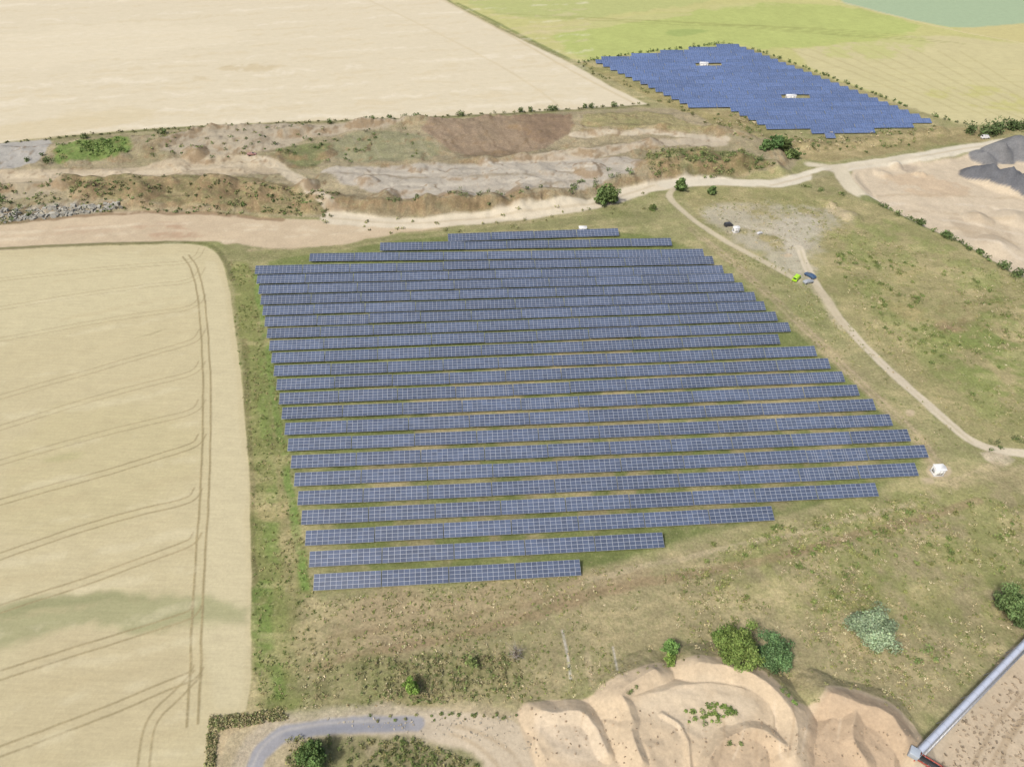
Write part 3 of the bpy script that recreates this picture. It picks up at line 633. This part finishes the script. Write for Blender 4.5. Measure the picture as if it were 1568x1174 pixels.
mass("tall_weeds",within([(320,1098),(430,1085),(440,1100),(335,1118),(328,1174),(314,1174)],420,.35,.4,[(150,144,96),(170,156,110),(134,138,82)],14)
  +within([(490,1020),(780,995),(810,1050),(700,1075),(470,1085)],260,.45,.6,[(142,136,92),(158,144,102),(124,136,76)],18)
  +sum([along([(560+k*19,1010-k*1.5),(556+k*20,1060-k)],.7,.25,.4,.8,(134,132,84),16,.6) for k in range(13)],[])
  +within([(440,1130),(620,1126),(740,1174),(440,1200)],260,.5,.6,[(124,132,74),(148,142,88),(112,126,66)],24)
  +along([(1505,680),(1568,672)],1.2,1.2,1.2,1.2,DG,50)
  +along([(1390,1010),(1435,1000)],1,1.0,.9,.9,(128,148,78),60),.16)
mass("dune_plants",within([(1038,1098),(1080,1082),(1125,1098),(1100,1116),(1050,1116)],40,.5,.5,[(130,150,70),(114,136,64)],60)
  +along([(960,1072),(968,1068)],1,.3,.4,.4,MG,40)+along([(1190,1070),(1216,1090)],.7,.3,.55,.6,(114,138,64),70)+within([(1100,1150),(1150,1140),(1160,1150)],3,.4,.4,[MG],50)
  +along([(900,1074),(925,1052),(1000,1020),(1085,1012),(1165,1034),(1205,1076)],1.3,.5,.35,.3,OL,16,.6)
  +along([(1235,1086),(1262,1052),(1335,1068),(1392,1106)],1.3,.5,.35,.3,OL,16,.6)
  +within([(540,1096),(790,1090),(800,1100),(560,1104)],30,.3,.3,[MG,OL],30),.14)
mass("rough_shrubs",within([(1050,830),(1500,760),(1568,780),(1568,930),(1400,950),(1100,930)],80,.8,.6,[(118,134,68),(130,140,74),(148,148,84)],70)
  +within([(1260,380),(1500,420),(1568,520),(1500,620),(1350,500)],90,1.0,.7,[(118,134,68),(130,140,74)],50),.2)
def rocks(name,pts,cnt,rmin,rmax,rgb):
    p=PL(pts); q=rng.uniform(p.min(0),p.max(0),(cnt*5,2)); q=q[sdf(p,q[:,0],q[:,1])>0][:cnt]; z=height(q[:,0],q[:,1]); Q=[];Cc=[]
    for (x,y),zz in zip(q,z):
        r=rng.uniform(rmin,rmax)**1.0; M_=rng.normal(size=(3,3))*.25+np.eye(3); M_=M_*r
        o=np.array([x,y,zz+r*.05])-M_.sum(0)/2
        c=alb(rgb)*rng.uniform(.75,1.15)
        for f in boxq(o,M_[0],M_[1],M_[2]): Q.append(f);Cc.append(c)
    return quadobj(name,Q,Cc,[MLEAF])
rocks("concrete_rubble",[(0,326),(90,320),(180,314),(190,320),(100,332),(0,342)],240,.3,1.2,(186,180,164))
rocks("stones",[(785,1080),(1420,1130),(1400,1174),(830,1174)],260,.08,.3,(190,166,134))
rocks("stones",[(1470,1100),(1568,1020),(1568,1174),(1440,1174)],260,.1,.4,(180,160,132))
rocks("stones",[(440,1100),(780,1096),(830,1160),(700,1130)],150,.08,.3,(200,186,160))
rocks("stones",[(1090,312),(1290,322),(1240,410),(1100,350)],140,.2,.5,(196,184,160))
# ------------------------------------------------------------------ small structures
def part(name,Q,mat,par,bev=0):
    Q=np.asarray(Q,float); n=len(Q); me=rawmesh(name,Q.reshape(-1,3),np.arange(n*4).reshape(n,4)); me.materials.append(mat)
    import bmesh
    b=bmesh.new(); b.from_mesh(me); bmesh.ops.remove_doubles(b,verts=b.verts,dist=.0005); bmesh.ops.recalc_face_normals(b,faces=b.faces); b.to_mesh(me); b.free()
    o=bpy.data.objects.new(name,me); scene.collection.objects.link(o); o.parent=par
    if bev: md_=o.modifiers.new("bevel",'BEVEL'); md_.width=bev; md_.segments=2
    return o
def B(x0,x1,y0,y1,z0,z1): return boxq(np.array([x0,y0,z0],float),np.array([x1-x0,0,0.]),np.array([0,y1-y0,0.]),np.array([0,0,z1-z0]))
def empty(name,px,py,rot=0):
    e=bpy.data.objects.new(name,None); scene.collection.objects.link(e); x,y=P(px,py); e.location=(x,y,hz(x,y)); e.rotation_euler=(0,0,rot); e.empty_display_size=.5; return e
def kiosk(px,py,rot,w_=2.3,d_=1.9,h_=2.1,name="transformer_kiosk"):
    e=empty(name,px,py,rot)
    part("plinth",B(-w_/2-.15,w_/2+.15,-d_/2-.15,d_/2+.15,-.2,.15),MCONC,e)
    part("walls",B(-w_/2,w_/2,-d_/2,d_/2,.15,h_),MWHITE,e,.02)
    zt=h_; o=.15
    a_=[[-w_/2-o,-d_/2-o,zt],[w_/2+o,-d_/2-o,zt],[w_/2+o,0,zt+.28],[-w_/2-o,0,zt+.28]]
    b_=[[-w_/2-o,0,zt+.28],[w_/2+o,0,zt+.28],[w_/2+o,d_/2+o,zt],[-w_/2-o,d_/2+o,zt]]
    g1=[[-w_/2-o,-d_/2-o,zt],[-w_/2-o,0,zt+.28],[-w_/2-o,d_/2+o,zt],[-w_/2-o,0,zt]]; g2=[[w_/2+o,-d_/2-o,zt],[w_/2+o,0,zt],[w_/2+o,d_/2+o,zt],[w_/2+o,0,zt+.28]]
    part("roof",[a_,b_,g1,g2],MROOF,e)
    part("doors",B(-w_*.32,-.02,-d_/2-.03,-d_/2-.003,.25,h_-.25)+B(.02,w_*.32,-d_/2-.03,-d_/2-.003,.25,h_-.25),MROOF,e)
    part("louvres",B(-w_/2-.03,-w_/2-.003,-.5,.5,.5,1.5)+B(w_/2+.003,w_/2+.03,-.5,.5,.5,1.5),MGREY,e)
kiosk(1434,724,.1); kiosk(892,353,.05,2.6,1.4,1.4)
kiosk(1126,355,.3,1.9,1.5,1.9,"site_container"); kiosk(1077,102,.1,4.2,2.0,2.0); kiosk(1210,152,.1,4.6,2.0,2.0)
def car(name,px,py,rot,color,van=False,sc=.88):
    e=empty(name,px,py,rot); e.scale=(sc,sc,sc); paintm=flat("car_paint",color,.3,.1,.03); L=4.4; Wd=.9
    if van: body=[(-2.2,.35),(2.2,.35),(2.2,.85),(1.55,1.05),(.9,1.85),(-2.0,1.9),(-2.2,1.0)]
    else: body=[(-2.2,.35),(2.2,.35),(2.2,.8),(1.1,.98),(.4,1.42),(-1.1,1.45),(-1.9,1.05),(-2.2,.95)]
    import bmesh
    b=bmesh.new(); l_=[];r_=[]
    for x,z in body:
        y_=Wd if z<1.06 else Wd-.18
        l_.append(b.verts.new((x,-y_,z))); r_.append(b.verts.new((x,y_,z)))
    n=len(body)
    b.faces.new(l_); b.faces.new(r_[::-1])
    for i in range(n): b.faces.new((l_[i],r_[i],r_[(i+1)%n],l_[(i+1)%n]))
    bmesh.ops.recalc_face_normals(b,faces=b.faces)
    me=bpy.data.meshes.new("body"); b.to_mesh(me); b.free(); me.materials.append(paintm)
    o=bpy.data.objects.new("body",me); scene.collection.objects.link(o); o.parent=e
    md_=o.modifiers.new("bevel",'BEVEL'); md_.width=.06; md_.segments=2
    zt=1.75 if van else 1.36; xf0,xf1=(1.5,.95) if van else (1.05,.45); xr0,xr1=(-2.12,-2.04) if van else (-1.8,-1.15)
    zb=1.1 if van else 1.03; q=[]
    q.append([[xf0+.03,-.68,zb],[xf0+.03,.68,zb],[xf1+.05,.62,zt],[xf1+.05,-.62,zt]])
    q.append([[xr0-.05,.66,zb],[xr0-.05,-.66,zb],[xr1-.05,-.6,zt],[xr1-.05,.6,zt]])
    for s_ in (-1,1): q.append([[xf0-.25,s_*(.76 if van else .83),zb+.02],[xf1-.1,s_*.735,zt],[xr1+.2,s_*.735,zt],[xr0+.35,s_*(.76 if van else .83),zb+.02]])
    part("windows",q,MDARK,e)
    tq=[]
    for wx_ in (-1.35,1.35):
        for s_ in (-1,1):
            tq+=tubeq((wx_,s_*.72,.33),(wx_,s_*.93,.33),.33,.33,14)
            for i in range(7):
                a0=2*math.pi*i/7;a1=2*math.pi*(i+.5)/7;a2=2*math.pi*(i+1)/7
                tq.append([[wx_,s_*.93,.33]]+[[wx_+.33*math.cos(t_),s_*.93,.33+.33*math.sin(t_)] for t_ in (a0,a1,a2)])
    part("wheels",tq,MRUB,e)
    part("lights",B(2.19,2.23,-.75,-.4,.62,.78)+B(2.19,2.23,.4,.75,.62,.78),MWHITE,e)
car("parked_van",1219,428,.9,(.35,.62,.03),True); car("parked_car",1240,424,2.2,(.05,.09,.16)); car("parked_car",1237,433,.4,(.3,.32,.34),sc=.8)
car("parked_van",1115,346,.3,(.05,.05,.055),True,.75); car("parked_car",387,243,.2,(.3,.17,.14),sc=.8); car("parked_car",1163,358,.5,(.5,.5,.5),sc=.5); car("parked_van",1508,212,.2,(.7,.7,.7),True)
# ------------------------------------------------------------------ covered conveyor
cv=bpy.data.objects.new("covered_conveyor",None); scene.collection.objects.link(cv)
a2=np.array(P(1408,1150,3.0)); b2=np.array(P(1640,912,3.0)); dr=(b2-a2)/np.linalg.norm(b2-a2); pr=np.array([-dr[1],dr[0]])
Lc=np.linalg.norm(b2-a2); V3=lambda t_,o_,z_:np.array([*(a2+dr*t_+pr*o_),z_])
q=[]; K=10
for s0 in np.arange(0,Lc,2.5):
    s1=s0+2.46
    for i in range(K):
        t0=math.pi*i/K;t1=math.pi*(i+1)/K; r=.5
        q.append([V3(s0,r*math.cos(t0),3+r*math.sin(t0)),V3(s1,r*math.cos(t0),3+r*math.sin(t0)),V3(s1,r*math.cos(t1),3+r*math.sin(t1)),V3(s0,r*math.cos(t1),3+r*math.sin(t1))])
part("curved_cover",q,flat("sheet_metal",(.42,.46,.54),.5,.1),cv)
q=[]
for o_ in (-.55,.55):
    q+=tubeq(V3(-1,o_,2.92),V3(Lc,o_,2.92),.06,.06); q+=tubeq(V3(-1,o_,2.3),V3(Lc,o_,2.3),.05,.05)
    for s0 in np.arange(0,Lc,1.5): q+=tubeq(V3(s0,o_,2.3),V3(s0+.75,o_,2.92),.03,.03,4)+tubeq(V3(s0+.75,o_,2.92),V3(s0+1.5,o_,2.3),.03,.03,4)
for s0 in np.arange(1,Lc,8):
    for o_ in (-1,1): q+=tubeq(V3(s0,o_*.55,2.3),V3(s0,o_*1.1,-.3),.07,.07)
    q+=tubeq(V3(s0,-.85,1.2),V3(s0,.85,1.2),.05,.05)
part("lattice_frame",q,MSTEEL,cv)
q=[]
for s0 in np.arange(0,Lc,1.2): q+=tubeq(V3(s0,-.95,2.3),V3(s0,-.95,3.3),.025,.025,4)
q+=tubeq(V3(0,-.95,3.3),V3(Lc,-.95,3.3),.03,.03)
part("walkway_rail",q,MSTEEL,cv)
part("walkway",boxq(V3(0,-1.0,2.24),np.array([*(dr*Lc),0]),np.array([*(pr*.42),0]),np.array([0,0,.05])),MSTEEL,cv)
tf=bpy.data.objects.new("conveyor_transfer_frame",None); scene.collection.objects.link(tf)
e2=np.array(P(1500,1215,2.0)); c2=np.array(P(1400,1152,3.0)); dd=(e2-c2)/np.linalg.norm(e2-c2); pp=np.array([-dd[1],dd[0]]); LL=np.linalg.norm(e2-c2)
U=lambda t_,o_,z_:np.array([*(c2+dd*t_+pp*o_),z_]); q=[]
for o_ in (-.7,.7):
    q+=boxq(U(0,o_,2.5),np.array([*(dd*LL),-.6]),np.array([*(pp*.16),0]),np.array([0,0,.25]))
for s0 in np.arange(0.5,LL,2.0):
    q+=boxq(U(s0,-.7,2.45),np.array([*(dd*.14),0]),np.array([*(pp*1.4),0]),np.array([0,0,.14]))
    for o_ in (-.7,.7): q+=boxq(U(s0,o_,-.3),np.array([*(dd*.14),0]),np.array([*(pp*.14),0]),np.array([0,0,2.8]))
part("red_beams",q,MRED,tf)
q=[]
for s0 in np.arange(.4,LL,.7): q+=tubeq(U(s0,-.6,2.72-s0/LL*.6),U(s0,.6,2.72-s0/LL*.6),.08,.08,8)
part("idler_rollers",q,MSTEEL,tf)
part("drive_housing",boxq(U(-.8,-.8,2.3),np.array([*(dd*1.6),0]),np.array([*(pp*1.6),0]),np.array([0,0,1.3])),flat("housing_paint",(.3,.34,.38),.5),tf,.08)
part("belt",boxq(U(1,-.45,2.78),np.array([*(dd*(LL-1)),-.6]),np.array([*(pp*.9),0]),np.array([0,0,.03])),MRUB,tf)
print("verts",N)
